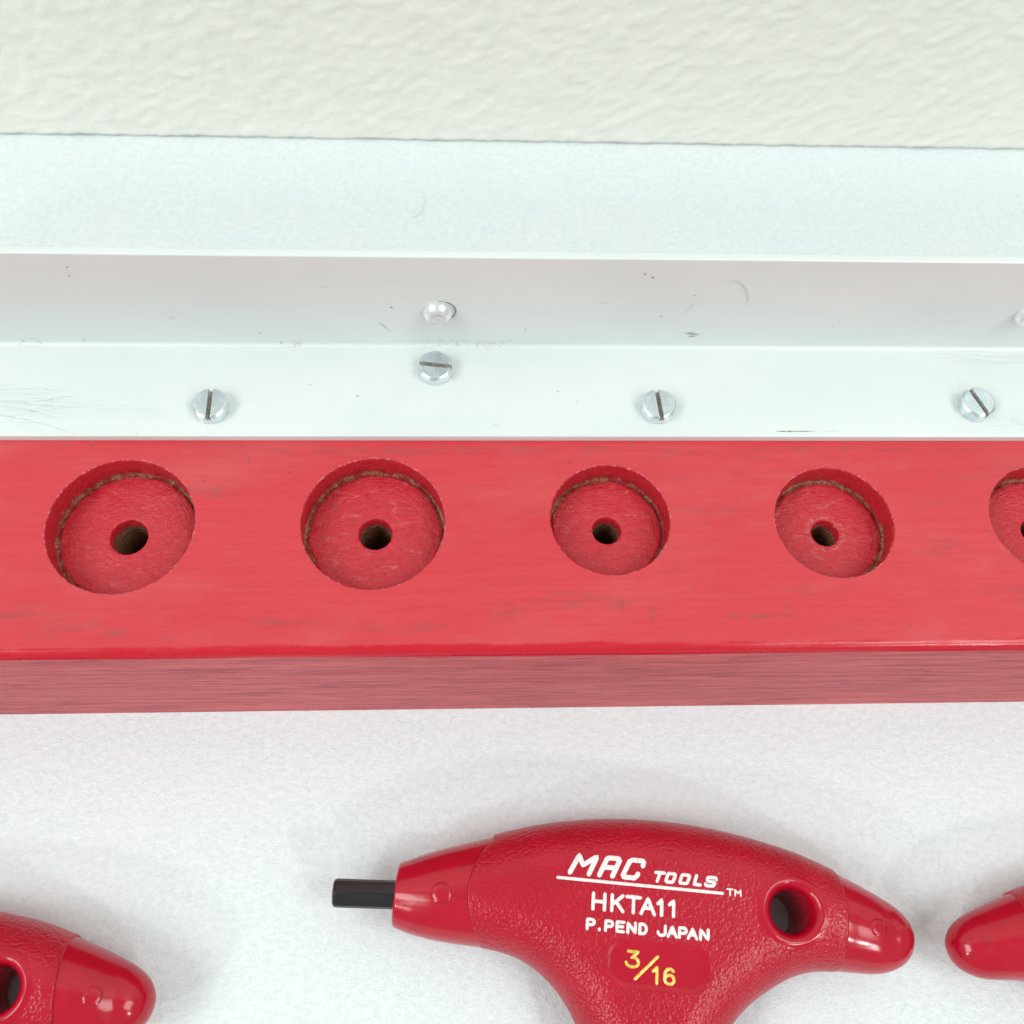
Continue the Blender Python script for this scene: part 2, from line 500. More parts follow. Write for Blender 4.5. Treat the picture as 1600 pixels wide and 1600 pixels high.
def surface_nets(field, lo, hi, h):
    """iso-surface of field > 0 (vectorised function of x, y, z in mm)"""
    lo = np.array(lo, float)
    n = np.ceil((np.array(hi) - lo) / h).astype(int) + 1
    ax = [lo[i] + h * np.arange(n[i]) for i in range(3)]
    V = field(ax[0][:, None, None], ax[1][None, :, None], ax[2][None, None, :]).astype(np.float32)
    V = np.broadcast_to(V, tuple(n))
    S = V > 0
    acc = np.zeros(tuple(n - 1) + (3,), np.float32)
    cnt = np.zeros(tuple(n - 1), np.float32)
    sl = lambda o, k: slice(o, o + k)
    m = n - 1
    for a in range(3):
        b, c = [i for i in range(3) if i != a]
        for ob in (0, 1):
            for oc in (0, 1):
                s0 = [None] * 3
                s1 = [None] * 3
                s0[a], s1[a] = sl(0, m[a]), sl(1, m[a])
                s0[b] = s1[b] = sl(ob, m[b])
                s0[c] = s1[c] = sl(oc, m[c])
                v0, v1 = V[tuple(s0)], V[tuple(s1)]
                cr = S[tuple(s0)] != S[tuple(s1)]
                t = np.where(cr, v0 / np.where(cr, v0 - v1, 1), 0)
                acc[..., a] += np.where(cr, t, 0)
                acc[..., b] += np.where(cr, ob, 0)
                acc[..., c] += np.where(cr, oc, 0)
                cnt += cr
    act = cnt > 0
    idx = np.full(tuple(m), -1, np.int64)
    cells = np.argwhere(act)
    idx[act] = np.arange(len(cells))
    P = (acc[act] / cnt[act][:, None] + cells) * h + lo
    quads = []
    for a in range(3):
        b, c = (a + 1) % 3, (a + 2) % 3
        s0 = [slice(1, m[i]) for i in range(3)]
        s1 = list(s0)
        s0[a], s1[a] = slice(0, m[a]), slice(1, m[a] + 1)
        A, B = S[tuple(s0)], S[tuple(s1)]
        e = np.argwhere(A != B)
        if not len(e):
            continue
        inside = A[tuple(e.T)]
        g = e.copy()
        for i in range(3):
            if i != a:
                g[:, i] += 1
        q = []
        for (ob, oc) in ((-1, -1), (0, -1), (0, 0), (-1, 0)):
            k = g.copy()
            k[:, b] += ob
            k[:, c] += oc
            q.append(idx[tuple(k.T)])
        q = np.stack(q, 1)
        q = np.where(inside[:, None], q, q[:, ::-1])
        quads.append(q)
    Q = np.concatenate(quads)

    def grad(P, e):
        g = np.empty_like(P)
        for i in range(3):
            d = np.zeros(3)
            d[i] = e
            p, r = P + d, P - d
            g[:, i] = (field(p[:, 0], p[:, 1], p[:, 2]) - field(r[:, 0], r[:, 1], r[:, 2])) / (2 * e)
        return g
    P = P.astype(float)
    for _ in range(2):
        g = grad(P, h * 0.3)
        f = field(P[:, 0], P[:, 1], P[:, 2])
        st = f[:, None] * g / np.maximum((g * g).sum(1), 0.05)[:, None]
        P -= np.clip(st, -0.4 * h, 0.4 * h)
    g = grad(P, h * 0.7)
    N = -g / np.maximum(np.linalg.norm(g, axis=1), 1e-9)[:, None]
    return P, Q, N


def submesh(P, Q, N, keep):
    q = Q[keep]
    u, inv = np.unique(q, return_inverse=True)
    return P[u], inv.reshape(q.shape), N[u], u


# ------------------------------------------------------------------ the setting
def build_tabletop():
    x0, x1, y0, y1, t = -420, 460, -230, 300, 12
    v = [(x0, y0, 0), (x1, y0, 0), (x1, y1, 0), (x0, y1, 0), (x0, y0, -t), (x1, y0, -t), (x1, y1, -t), (x0, y1, -t)]
    f = [(0, 1, 2, 3), (7, 6, 5, 4), (0, 4, 5, 1), (1, 5, 6, 2), (2, 6, 7, 3), (3, 7, 4, 0)]
    o = link_mesh('tabletop', v, f, CLOTH, smooth=False)
    o['kind'] = 'structure'
    o['label'] = 'table surface covered in soft white fleece fabric'


def build_wall():
    WY = 199.6
    xs = np.concatenate([[-700, -500, -350, -260], np.arange(-210, 236, 0.75), [290, 380, 540, 760]])
    zs = np.concatenate([np.arange(0.0, 95, 0.75), [110, 140, 200, 320, 520, 800, 1150, 1500]])
    verts = []
    ca, sa = math.cos(0.55), math.sin(0.55)
    for z in zs:
        for x in xs:
            fine = -211 < x < 236 and z < 96
            y = 0.0
            if fine:
                p, q = x * ca + z * sa, -x * sa + z * ca      # creases run up to the right
                w = mn.noise(Vector((x * 0.07, z * 0.07, 3.0))) * 0.9
                a = mn.noise(Vector((p * 0.13 + w, q * 0.24 + w * 0.9, 0.0)))
                b = mn.noise(Vector((p * 0.22 + w, q * 0.36 + w, 7.0))) + 0.35 * mn.noise(Vector((x * 0.7, z * 0.8, 9.0)))
                c = mn.noise(Vector((x * 0.6, z * 0.75, 13.0)))
                rid = 1.0 - min(1.0, abs(a) * 3.2)
                pl = min(1.0, max(0.0, (b + 0.05) * 3.2)); pl = pl * pl * (3 - 2 * pl)
                y = -0.62 * (0.15 * rid * rid + 0.36 * pl + 0.20 * c + 0.10 * mn.noise(Vector((x * 1.1, z * 1.2, 21.0))))
                if z > 80:
                    y *= max(0.0, (95 - z) / 15)
            zz = z
            if z == 0.0:
                zz = 0.45 + 0.5 * max(0, mn.noise(Vector((x * 0.11, 0, 5)))) + 0.35 * mn.noise(Vector((x * 0.45, 2, 5)))
                zz = max(0.05, zz)
                y += 0.25
            verts.append((x, WY + y, zz))
    nx, nz = len(xs), len(zs)
    faces = [(j * nx + i, j * nx + i + 1, (j + 1) * nx + i + 1, (j + 1) * nx + i) for j in range(nz - 1) for i in range(nx - 1)]
    base = len(verts)
    for i in range(nx):                       # underside of the wall, a dark gap above the fabric
        verts.append((verts[i][0], WY + 60, verts[i][2]))
    faces += [(base + i, base + i + 1, i + 1, i) for i in range(nx - 1)]
    b2 = len(verts)
    verts += [(xs[0], WY + 60, zs[-1]), (xs[-1], WY + 60, zs[-1])]
    faces.append((base, b2, b2 + 1, base + nx - 1))
    o = link_mesh('wall', verts, faces, WALL)
    o['kind'] = 'structure'
    o['label'] = 'cream painted wall with rough plaster texture behind the table'


build_tabletop()
build_wall()

# ------------------------------------------------------------------ the tool rack
BX0, BX1 = -165.0, 195.0            # bar runs past both sides of the frame
BY0, BY1, BZ = 50.4, 111.9, 37.0
HOLES = [(-102.8, 74.0, 12.6, 3.3), (-58.6, 74.0, 12.6, 3.25), (-15.2, 74.4, 12.5, 2.95), (26.6, 74.9, 10.6, 2.6), (66.9, 74.2, 10.7, 2.5),
         (106.4, 74.5, 10.7, 2.4), (145.6, 74.5, 10.6, 2.3)]
RACK = empty('tool_rack', ((BX0 + BX1) / 2, BY0, 0), 'red painted wooden tool rack with round sockets and a screwed aluminium angle', 'tool rack')
RKO = Vector(((BX0 + BX1) / 2, BY0, 0))


def rel(o):                          # parts are modelled in world millimetres: undo the rack's own offset
    o.location = -RKO * MM
    return o


def build_bar():
    V, F, M = [], [], []
    key = {}

    def vert(x, y, z):
        k = (round(x, 3), round(y, 3), round(z, 3))
        if k not in key:
            key[k] = len(V)
            V.append((x, y, z))
        return key[k]

    def wob(x, s):
        return mn.noise(Vector((x * 0.06, s, 0.5))) * 0.35 + mn.noise(Vector((x * 0.35, s, 4.5))) * 0.08
    # cross-section of the front edge: rounded over, a little uneven along the length
    xs = sorted(set(np.round(np.arange(BX0, BX1 + .1, 2.5), 3).tolist()))
    S = 15.0
    colx = sorted(set(xs + [round(c[0] + s * S, 3) for c in HOLES for s in (-1, 1)]))
    colx = [x for x in colx if not any(c[0] - S + .01 < x < c[0] + S - .01 for c in HOLES)]
    yA = BY0 + 2.6
    yl, yh = 74.4 - S, 74.4 + S
    nseg = 7

    def edge(x):
        r = 1.75 + wob(x, 1.0)
        out = []
        for k in range(nseg + 1):
            a = math.pi / 2 * k / nseg
            out.append((x, BY0 + r - r * math.cos(a), BZ - r + r * math.sin(a)))
        return out
    allx = sorted(set(colx + [x for x in xs]))

    def quad(a, b, c, d, m):
        F.append((vert(*a), vert(*b), vert(*c), vert(*d)))
        M.append(m)
    for i in range(len(allx) - 1):
        xa, xb = allx[i], allx[i + 1]
        ea, eb = edge(xa), edge(xb)
        quad((xa, BY0 + .0, 0), (xb, BY0, 0), eb[0], ea[0], 1)
        for k in range(nseg):
            quad(ea[k], eb[k], eb[k + 1], ea[k + 1], 0)
        quad(ea[-1], eb[-1], (xb, yA + 1.5, BZ), (xa, yA + 1.5, BZ), 0)
        quad((xa, yA + 1.5, BZ), (xb, yA + 1.5, BZ), (xb, yl, BZ), (xa, yl, BZ), 0)
        quad((xa, yh, BZ), (xb, yh, BZ), (xb, BY1, BZ), (xa, BY1, BZ), 0)
        quad((xa, BY1, BZ), (xb, BY1, BZ), (xb, BY1, 0), (xa, BY1, 0), 1)
        quad((xa, BY1, 0), (xb, BY1, 0), (xb, BY0, 0), (xa, BY0, 0), 1)
        inside = any(c[0] - S - .01 < (xa + xb) / 2 < c[0] + S + .01 for c in HOLES)
        if not inside:
            quad((xa, yl, BZ), (xb, yl, BZ), (xb, yh, BZ), (xa, yh, BZ), 0)
    for (cx, cy, r, rp) in HOLES:
        n = 96
        R = r + 0.22
        sq = []
        for k in range(n):
            a = 2 * math.pi * (k + 0.5) / n
            c, s = math.cos(a), math.sin(a)
            t = S / max(abs(c), abs(s))
            sq.append((cx + c * t, 74.4 + s * t, BZ))
        ci = [(cx + R * math.cos(2 * math.pi * (k + .5) / n), cy + R * math.sin(2 * math.pi * (k + .5) / n), BZ) for k in range(n)]
        corner = {n // 8: (1, 1), 3 * n // 8: (-1, 1), 5 * n // 8: (-1, -1), 7 * n // 8: (1, -1)}
        for k in range(n):
            k2 = (k + 1) % n
            quad(ci[k], sq[k], sq[k2], ci[k2], 0)
            if (k2 in corner):
                sx, sy = corner[k2]
                F.append((vert(*sq[k]), vert(cx + sx * S, 74.4 + sy * S, BZ), vert(*sq[k2])))
                M.append(0)
    for x, fl in ((BX0, 1), (BX1, 0)):   # end faces
        e = edge(x)
        loop = [(x, BY0, 0)] + e + [(x, yA + 1.5, BZ), (x, yl, BZ), (x, yh, BZ), (x, BY1, BZ), (x, BY1, 0)]
        ids = [vert(*p) for p in loop]
        F.append(tuple(ids if not fl else ids[::-1])[::-1])
        M.append(1)
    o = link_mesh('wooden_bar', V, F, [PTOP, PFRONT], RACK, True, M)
    o.data.set_sharp_from_angle(angle=math.radians(30))
    rel(o)
    return o


BAR = build_bar()


def build_socket(cx, cy, r, rp, seed):
    D = 5.3
    n = 96
    #      radius, z, jitter, material of the band below
    prof = [(r + .22, 0, 0, 0), (r + .06, -.08, .03, 0), (r, -.30, .05, 0), (r - .02, -1.6, .05, 0), (r - .02, -3.0, .05, 0), (r - .05, -D + .70, .30, 1),
            (r + .05, -D + .50, .25, 1), (r + .05, -D + .1, .2, 1), (r - .3, -D - .28, .22, 1), (r - .6, -D - .1, .24, 1), (r - .85, -D + .10, .2, 0),
            (r - 1.3, -D + .20, .05, 0), (r * .72, -D + .14, .03, 0), (r * .5, -D + .10, .03, 0), (rp + 1.35, -D + .09, .03, 0), (rp + 1.0, -D + .08, .03, 0), (rp + .65, -D + .08, .03, 0), (rp + .4, -D + .08, .04, 0),
            (rp + .12, -D + .0, .06, 0), (rp, -D - .25, .08, 0), (rp - .03, -D - 1.6, .10, 0), (rp - .04, -D - 2.4, .14, 2), (rp - .05, -D - 6, .08, 2), (rp - .05, -D - 29, .05, 2), (0.05, -D - 29.3, 0, 2)]
    V, F, M = [], [], []
    for j, (rr, z, jit, _) in enumerate(prof):
        for k in range(n):
            a = 2 * math.pi * (k + .5) / n
            q = 0
            if jit:
                q = jit * (mn.noise(Vector((math.cos(a) * 3.1 + seed * 7, math.sin(a) * 3.1, j * .7))) + .8 * mn.noise(Vector((math.cos(a) * 14 + seed, math.sin(a) * 14, j * 2.3))))
            V.append(((rr + q) * math.cos(a), (rr + q) * math.sin(a), z + (q * .6 if jit > .09 else 0)))
    for j in range(len(prof) - 1):
        for k in range(n):
            k2 = (k + 1) % n
            F.append((j * n + k, j * n + k2, (j + 1) * n + k2, (j + 1) * n + k)[::-1])
            M.append(prof[j][3])
    o = link_mesh('socket', V, [f[::-1] for f in F], [SOCK, RAW, BORE], BAR, True, M, loc=(cx, cy, BZ),
                  attrs={'scuff': [1.0 if seed == 5.3 and rp + .5 < math.hypot(v[0], v[1]) < rp + 1.2 else 0.0 for v in V]})
    o.data.set_sharp_from_angle(angle=math.radians(50))
    return o


for i, (cx, cy, r, rp) in enumerate(HOLES):
    build_socket(cx, cy, r, rp, i + 1.3)


def build_angle():
    t = 1.6
    ya, yb = 90.6, BY1                     # front edge of flat leg, outer back face
    z0, z1 = BZ + 0.02, 64.2
    yi = yb - t                            # inner face of the upright leg = 110.3
    zi = z0 + t
    P = []

    def arc(cy, cz, r, a0, a1, n=5):
        for k in range(n + 1):
            a = math.radians(a0 + (a1 - a0) * k / n)
            P.append((cy + r * math.cos(a), cz + r * math.sin(a)))
    P.append((ya, z0 + .05))
    arc(ya + .22, zi - .22, .22, 180, 90, 3)
    arc(yi - .75, zi + .75, .75, -90, 0, 6)
    arc(yi + .28, z1 - .28, .28, 180, 90, 4)
    arc(yb - .28, z1 - .28, .28, 90, 0, 4)
    P.append((yb, z0))
    xs = np.arange(BX0 + 1, BX1 - .9, 4.0)
    V, F = [], []
    m = len(P)
    for x in xs:
        for (y, z) in P:
            wy = mn.noise(Vector((x * .02, 3, z * .02))) * .10 if z > zi + 1 else 0
            V.append((x, y + wy, z))
    for i in range(len(xs) - 1):
        for k in range(m):
            k2 = (k + 1) % m
            F.append((i * m + k, (i + 1) * m + k, (i + 1) * m + k2, i * m + k2)[::-1])
    F.append(tuple(range(m)))
    F.append(tuple((len(xs) - 1) * m + k for k in range(m))[::-1])
    o = link_mesh('aluminium_angle', V, F, ALU, RACK, True)
    o.data.set_sharp_from_angle(angle=math.radians(32))
    return rel(o)


def build_marks(parent):
    """single scratches and scuffs on the two legs of the angle"""
    flat = [([(-83, 100.25), (-76.2, 100.28), (-70.6, 99.76)], .10), ([(-83, 97.83), (-76.9, 97.58), (-71.4, 98.67), (-69.4, 98.82)], .13),
            ([(-83, 97.6), (-75.6, 97.05), (-69.9, 96.54), (-64.3, 96.95)], .12), ([(-84, 95.3), (-76.2, 93.61), (-67.9, 90.95)], .15),
            ([(-83, 96.9), (-77.7, 95.98), (-70.9, 94.02)], .11), ([(-83, 95.84), (-75.4, 95.72), (-72.1, 96.0)], .08),
            ([(92.7, 108.99), (101.5, 108.46), (109.1, 108.5), (116, 108.7)], .10), ([(98.8, 107.86), (103.6, 106.86), (108.8, 107.03)], .14),
            ([(103.2, 94.37), (104.5, 93.41), (107, 93.0)], .16), ([(58.1, 91.75), (61.4, 91.7), (65.6, 91.76)], .20), ([(67.4, 91.78), (70.1, 91.78)], .10),
            ([(-37.2, 97.9), (-36.95, 97.8)], .16), ([(18.0, 100.2), (18.4, 100.1)], .2), ([(-19, 99.0), (-18.4, 99.1)], .2), ([(47, 97.8), (47.3, 97.9)], .16),
            ([(-28, 101.5), (-27.2, 101.4)], .12), ([(74, 102), (74.5, 102.1)], .14), ([(6, 93), (7.5, 93.1)], .10)]
    up = [([(45.5, 58.38), (48, 58.59), (50.1, 56.46), (51.2, 53.9), (51.4, 51.64)], .16), ([(43.5, 53.43), (42, 52.09), (40.6, 49.2)], .10),
          ([(42.0, 42.9), (43.2, 43.0), (45.0, 42.5)], .22), ([(43.0, 42.0), (44.2, 42.2)], .22), ([(-65.2, 60.95), (-64.9, 60.8)], .30), ([(-65.6, 58.75), (-65.2, 58.6)], .22),
          ([(-12.3, 50.6), (-11.9, 50.3)], .22), ([(-15, 45.6), (-14.2, 45.2), (-12.8, 42.9)], .16), ([(-69.4, 39.9), (-69.1, 39.8)], .32), ([(-36.9, 42.2), (-36.6, 42.2)], .3),
          ([(-33.4, 39.2), (-33.1, 39.2)], .36), ([(-1.6, 40.4), (-1.4, 40.4)], .22), ([(69.2, 45.5), (69.5, 45.4)], .2), ([(-52, 47), (-51, 46.8)], .14), ([(25, 52), (26.2, 52.3)], .12),
          ([(85, 50), (86.5, 49.2)], .10), ([(-24, 56), (-22, 56.4)], .12), ([(12, 44), (12.3, 44)], .2), ([(33, 59.5), (33.4, 59.4)], .3), ([(31.5, 60.5), (32, 60.3)], .2)]
    yf = BY1 - 1.6
    for kind, items in ((0, flat), (1, up)):
        for (pl, w) in items:
            pts = smooth_open([(a, b, 0) for a, b in pl])
            V, F = [], []
            n = len(pts)
            for i, p in enumerate(pts):
                t = (pts[min(i + 1, n - 1)] - pts[max(i - 1, 0)]).normalized()
                nn = Vector((-t.y, t.x, 0))
                ww = w / 2 * (0.25 + math.sin(math.pi * (i + .3) / (n - .4))) * (0.7 + 0.6 * random.random())
                for sg in (-1, 1):
                    q = p + nn * ww * sg
                    V.append((q.x, q.y, BZ + 1.62 + .012) if not kind else (q.x, yf - .14, q.y))
            for i in range(n - 1):
                F.append((2 * i, 2 * i + 2, 2 * i + 3, 2 * i + 1))
            o = link_mesh('scratch', V, F, SCUFF if w < .18 else GRIME, parent, True)


def smooth_open(P, m=6):
    P = [Vector(p) for p in P]
    out = []
    for i in range(len(P) - 1):
        p0, p1, p2, p3 = P[max(i - 1, 0)], P[i], P[i + 1], P[min(i + 2, len(P) - 1)]
        for k in range(m):
            t = k / m
            out.append(.5 * (2 * p1 + (p2 - p0) * t + (2 * p0 - 5 * p1 + 4 * p2 - p3) * t * t + (3 * p1 - p0 - 3 * p2 + p3) * t ** 3))
    out.append(P[-1])
    return out


ANGLE = build_angle()
build_marks(ANGLE)
ZF = BZ + 1.62                              # top of the flat leg


def build_screws():
    A, Hh, sw, sd = 3.05, 2.25, 0.80, 1.15

    def field(x, y, z):
        d = -1e9
        for k in range(3):
            a = math.pi / 3 * k
            d = np.maximum(d, np.abs(x * math.cos(a) + y * math.sin(a)) - A)
        r = np.sqrt(x * x + y * y)
        g = np.minimum(-d, Hh - z)
        g = np.minimum(g, (A * 0.90 - r) * 0.6 + (Hh - z) * 0.8)
        g = np.minimum(g, A * 1.055 - r)
        g = np.minimum(g, -d - 0.22 + np.maximum(z, 0) * 0.9)       # undercut seat       # conical chamfer
        g = np.minimum(g, z + 0.3)
        slot = np.minimum(sw / 2 - np.abs(y), z - (Hh - sd))
        g = np.minimum(g, -slot)
        return np.minimum(g, 0.35 * (Hh + 0.02 - z + 0.02 * (A * A - r * r)))
    P, Q, N = surface_nets(field, (-4, -4, -0.6), (4, 4, 2.7), 0.11)
    c = P[Q].mean(1)
    mi = ((np.abs(c[:, 1]) < sw / 2 + .03) & (c[:, 2] < Hh - .12) & (c[:, 2] > Hh - sd - .1)).astype(int)
    first = None
    for (x, y, ang, hexa) in [(-44.8, 96.2, 90.4, 10), (-4.5, 104.5, -7.2, 3), (36.5, 96.3, 94.8, 20), (96.7, 96.9, 111.6, 14)]:
        if first is None:
            o = link_mesh('screw', P, Q.tolist(), [ZINC, SLOT], ANGLE, True, mi, N)
            first = o
        else:
            o = first.copy()
            scene.collection.objects.link(o)
            o.parent = ANGLE
        o.location = Vector((x, y, ZF)) * MM
        o.rotation_euler = (math.radians(random.uniform(-2, 2)), math.radians(random.uniform(-2, 2)), math.radians(ang))


build_screws()


def lathe(prof, n=48):
    V, F = [], []
    for (r, z) in prof:
        for k in range(n):
            a = 2 * math.pi * k / n
            V.append((r * math.cos(a), r * math.sin(a), z))
    for j in range(len(prof) - 1):
        for k in range(n):
            k2 = (k + 1) % n
            F.append((j * n + k, j * n + k2, (j + 1) * n + k2, (j + 1) * n + k))
    return V, F


def build_rivets():
    prof = [(2.5, -.2), (2.62, .08), (2.68, .3), (2.62, .7), (2.42, 1.15), (2.1, 1.5), (1.75, 1.72), (1.5, 1.80), (1.3, 1.80), (1.15, 1.74), (.7, 1.72), (.02, 1.72)]
    V, F = lathe(prof)
    arc, af = [], []
    n = 60
    for k in range(n + 1):
        t = k / n
        a = math.radians(-118 + 216 * t)
        w = 0.17 * math.sin(math.pi * min(1, max(0.02, t))) ** .5 + 0.05 * mn.noise(Vector((t * 9, 0, 0))) + (0.16 if 0.02 < t < 0.22 else 0)
        w = max(.02, w)
        for rr in (2.85 - w, 2.85 + w * .5):
            arc.append((rr * math.cos(a), rr * math.sin(a), 0.06))
    for k in range(n):
        af.append((2 * k, 2 * k + 1, 2 * k + 3, 2 * k + 2))
    first = None
    for (x, z) in ((-3.9, 49.4), (104.9, 49.7)):
        if first is None:
            o = link_mesh('rivet', V, F, RIVET, ANGLE, True)
            s = link_mesh('scored_ring', arc, af, SCORE, ANGLE, True)
            first = (o, s)
        else:
            o, s = first[0].copy(), first[1].copy()
            scene.collection.objects.link(o)
            scene.collection.objects.link(s)
            o.parent = s.parent = ANGLE
        o.location = s.location = Vector((x, BY1 - 1.6 - .05, z)) * MM
        s.location.x += 0.0004
        o.rotation_euler = s.rotation_euler = (math.radians(90), 0, 0)


build_rivets()

# ------------------------------------------------------------------ the T-handle keys
OUT = [(-60.5, -2.2), (-52.38, -0.75), (-45.71, 1.69), (-39.38, 4.4), (-32.11, 6.80), (-25.91, 8.92), (-19.04, 10.80), (-12.08, 12.05), (-5.06, 12.78), (2.01, 12.90),
       (9.09, 12.50), (16.15, 11.58), (23.17, 10.17), (27.23, 9.05), (32.16, 7.25), (38.76, 4.53), (43.0, 2.40), (45.3, 0.40), (46.40, -1.75), (46.56, -3.53),
       (45.91, -5.88), (44.31, -7.67), (41.74, -8.95), (38.77, -9.55), (34.41, -9.62), (30.15, -9.72), (26.87, -10.29), (23.6, -11.56), (19.5, -14.1),
       (16.2, -16.8), (13.74, -19.67), (11.23, -23.84), (9.5, -28.25), (8.3, -33.0), (7.5, -38.4), (7.0, -46), (7.0, -54),
       (-6.6, -54), (-6.6, -46), (-7.0, -38.7), (-7.6, -33.7), (-8.5, -29.4), (-10.1, -25.3), (-12.45, -21.68), (-13.89, -19.46), (-15.79, -17.16), (-18.61, -14.70),
       (-21.86, -12.80), (-25.27, -11.70), (-29.5, -11.15), (-33.12, -11.0), (-37.6, -10.72), (-42.15, -10.03), (-45.04, -9.25), (-51.96, -7.4), (-60.5, -5.6)]
S_CUT, T_CUT = -45.4, -52.0


def smooth_outline(P, m=5):
    P = np.array(P)
    n = len(P)
    out = []
    for i in range(n):
        p0, p1, p2, p3 = P[i - 1], P[i], P[(i + 1) % n], P[(i + 2) % n]
        for k in range(m):
            t = k / m
            out.append(.5 * (2 * p1 + (p2 - p0) * t + (2 * p0 - 5 * p1 + 4 * p2 - p3) * t * t + (3 * p1 - p0 - 3 * p2 + p3) * t ** 3))
    return np.array(out)


class Grid2:
    def __init__(self, x0, y0, h, A):
        self.x0, self.y0, self.h, self.A = x0, y0, h, A

    def __call__(self, x, y):
        x, y = np.broadcast_arrays(x, y)
        A = self.A
        u = np.clip((x - self.x0) / self.h, 0, A.shape[0] - 1.001)
        v = np.clip((y - self.y0) / self.h, 0, A.shape[1] - 1.001)
        i, j = u.astype(int), v.astype(int)
        a, b = u - i, v - j
        return (A[i, j] * (1 - a) + A[i + 1, j] * a) * (1 - b) + (A[i, j + 1] * (1 - a) + A[i + 1, j + 1] * a) * b


def make_shape():
    poly = smooth_outline(OUT)
    h = 0.4
    gx, gy = np.arange(-63, 50, h), np.arange(-57, 16, h)
    X, Y = np.meshgrid(gx, gy, indexing='ij')
    p = np.stack([X.ravel(), Y.ravel()], 1)
    dmin = np.full(len(p), 1e9)
    ins = np.zeros(len(p), bool)
    for i in range(len(poly)):
        a, b = poly[i - 1], poly[i]
        ab = b - a
        l2 = ab @ ab
        if l2 < 1e-12:
            continue
        t = np.clip(((p - a) @ ab) / l2, 0, 1)
        q = p - a - t[:, None] * ab
        dmin = np.minimum(dmin, (q * q).sum(1))
        if a[1] != b[1]:
            c = (a[1] > p[:, 1]) != (b[1] > p[:, 1])
            ins ^= c & (p[:, 0] < (b[0] - a[0]) * (p[:, 1] - a[1]) / (b[1] - a[1]) + a[0])
    d = np.where(ins, 1, -1) * np.sqrt(dmin)
    D = d.reshape(X.shape)
    R = 8.4
    wide = D.max(1)                                   # half width of the crossbar along s
    wide = np.interp(gx, [-63, -45.5, -39, -32, -28, 30, 34, 38.8, 41.2, 60], [4.6, 5.55, 7.15, 8.4, 9.5, 9.5, np.interp(34, gx, wide), np.interp(38.8, gx, wide), np.interp(41.2, gx, wide), np.interp(41.2, gx, wide)])
    neck = np.interp(gy, [-60, -46, -34, -28, -22, 20], [6.7, 6.75, 7.6, 9.0, 11, 11])
    W = np.minimum(np.where((np.abs(X) < 22) & (Y < -20), neck[None, :], wide[:, None]), 11)
    W = -np.log(np.exp(-1.6 * W) + np.exp(-1.6 * R)) / 1.6 * 0.985
    for _ in range(6):                                # soften
        Wp = np.pad(W, 1, mode='edge')
        W = (Wp[:-2, 1:-1] + Wp[2:, 1:-1] + Wp[1:-1, :-2] + Wp[1:-1, 2:] + 4 * W) / 8
    return Grid2(gx[0], gy[0], h, D), Grid2(gx[0], gy[0], h, W)


SD, SW = make_shape()
HOLE = (22.7, -1.0, 3.55)
TMAX = 8.4


def height(x, y, off=0.0):
    W = SW(x, y)
    q = np.minimum((SD(x, y) - off) / W, 1.0)
    T = np.minimum(W * 1.03, TMAX)
    return T * np.sqrt(np.maximum(2 * q - q * q, 0)) - off * 0.8


def smin(a, b, k):
    hh = np.maximum(k - np.abs(a - b), 0) / k
    return np.minimum(a, b) - hh * hh * k * .25


def pad_sd(x, y):
    # rounded plate behind the size figures: straight top, full round lower corners
    px, py = np.abs(x + 0.25), y + 11.75
    hw, hh = 8.2, 3.25
    rr = np.where(y > -11.75, 2.2, 3.2)
    qx, qy = px - hw + rr, np.abs(py) - hh + rr
    return np.sqrt(np.maximum(qx, 0) ** 2 + np.maximum(qy, 0) ** 2) + np.minimum(np.maximum(qx, qy), 0) - rr


def base_field(x, y, z, off):
    W = SW(x, y)
    T = np.minimum(W * 1.03, TMAX) - off * .9
    q = np.minimum((SD(x, y) - off) / W, 1.0)
    G = (T * T * (2 * q - q * q) - z * z) / (2 * T)
    return G


def sR(y):                            # where the grained grip ends towards the round tip
    return 32.3 - 0.004 * (y + 2.5) ** 2


def sL(y):
    return -32.9 + 0.05 * np.clip(y + 2.6, 0, 9) ** 2 * 0.9 + 0.045 * np.clip(-2.6 - y, 0, 9) ** 2


def body_field(x, y, z):
    G = base_field(x, y, z, 0.0)
    pd = pad_sd(x, y)
    tt = np.clip(-pd / 1.1 + .5, 0, 1)
    G = np.where(z > 0, G - 0.11 * tt * tt * (3 - 2 * tt), G)
    r = np.sqrt((x - HOLE[0]) ** 2 + (y - HOLE[1]) ** 2)
    G = G + 0.22 * np.exp(-((r - 5.0) / 0.75) ** 2)           # raised lip
    G = smin(G, r - HOLE[2], 2.3)
    G = smin(G, (sR(y) - x) * 1.0, 0.35)
    G = smin(G, (x - sL(y)) * 1.0, 0.35)
    return smin(G, y - T_CUT, 1.5)


def tip_field(x, y, z):
    G = base_field(x, y, z, 0.10 + 0.22 * np.clip((y + 9.5) / 4.0, 0, 1))
    return np.minimum(G, x - (sR(y) - 2.0))


def cap_field(x, y, z):
    G = base_field(x, y, z, 0.03 + 0.29 * np.clip((y + 9.8) / 4.5, 0, 1))
    G = np.minimum(G, (sL(y) + 2.0) - x)
    return smin(G, x - S_CUT, 0.5)


HEX_AF = 4.76


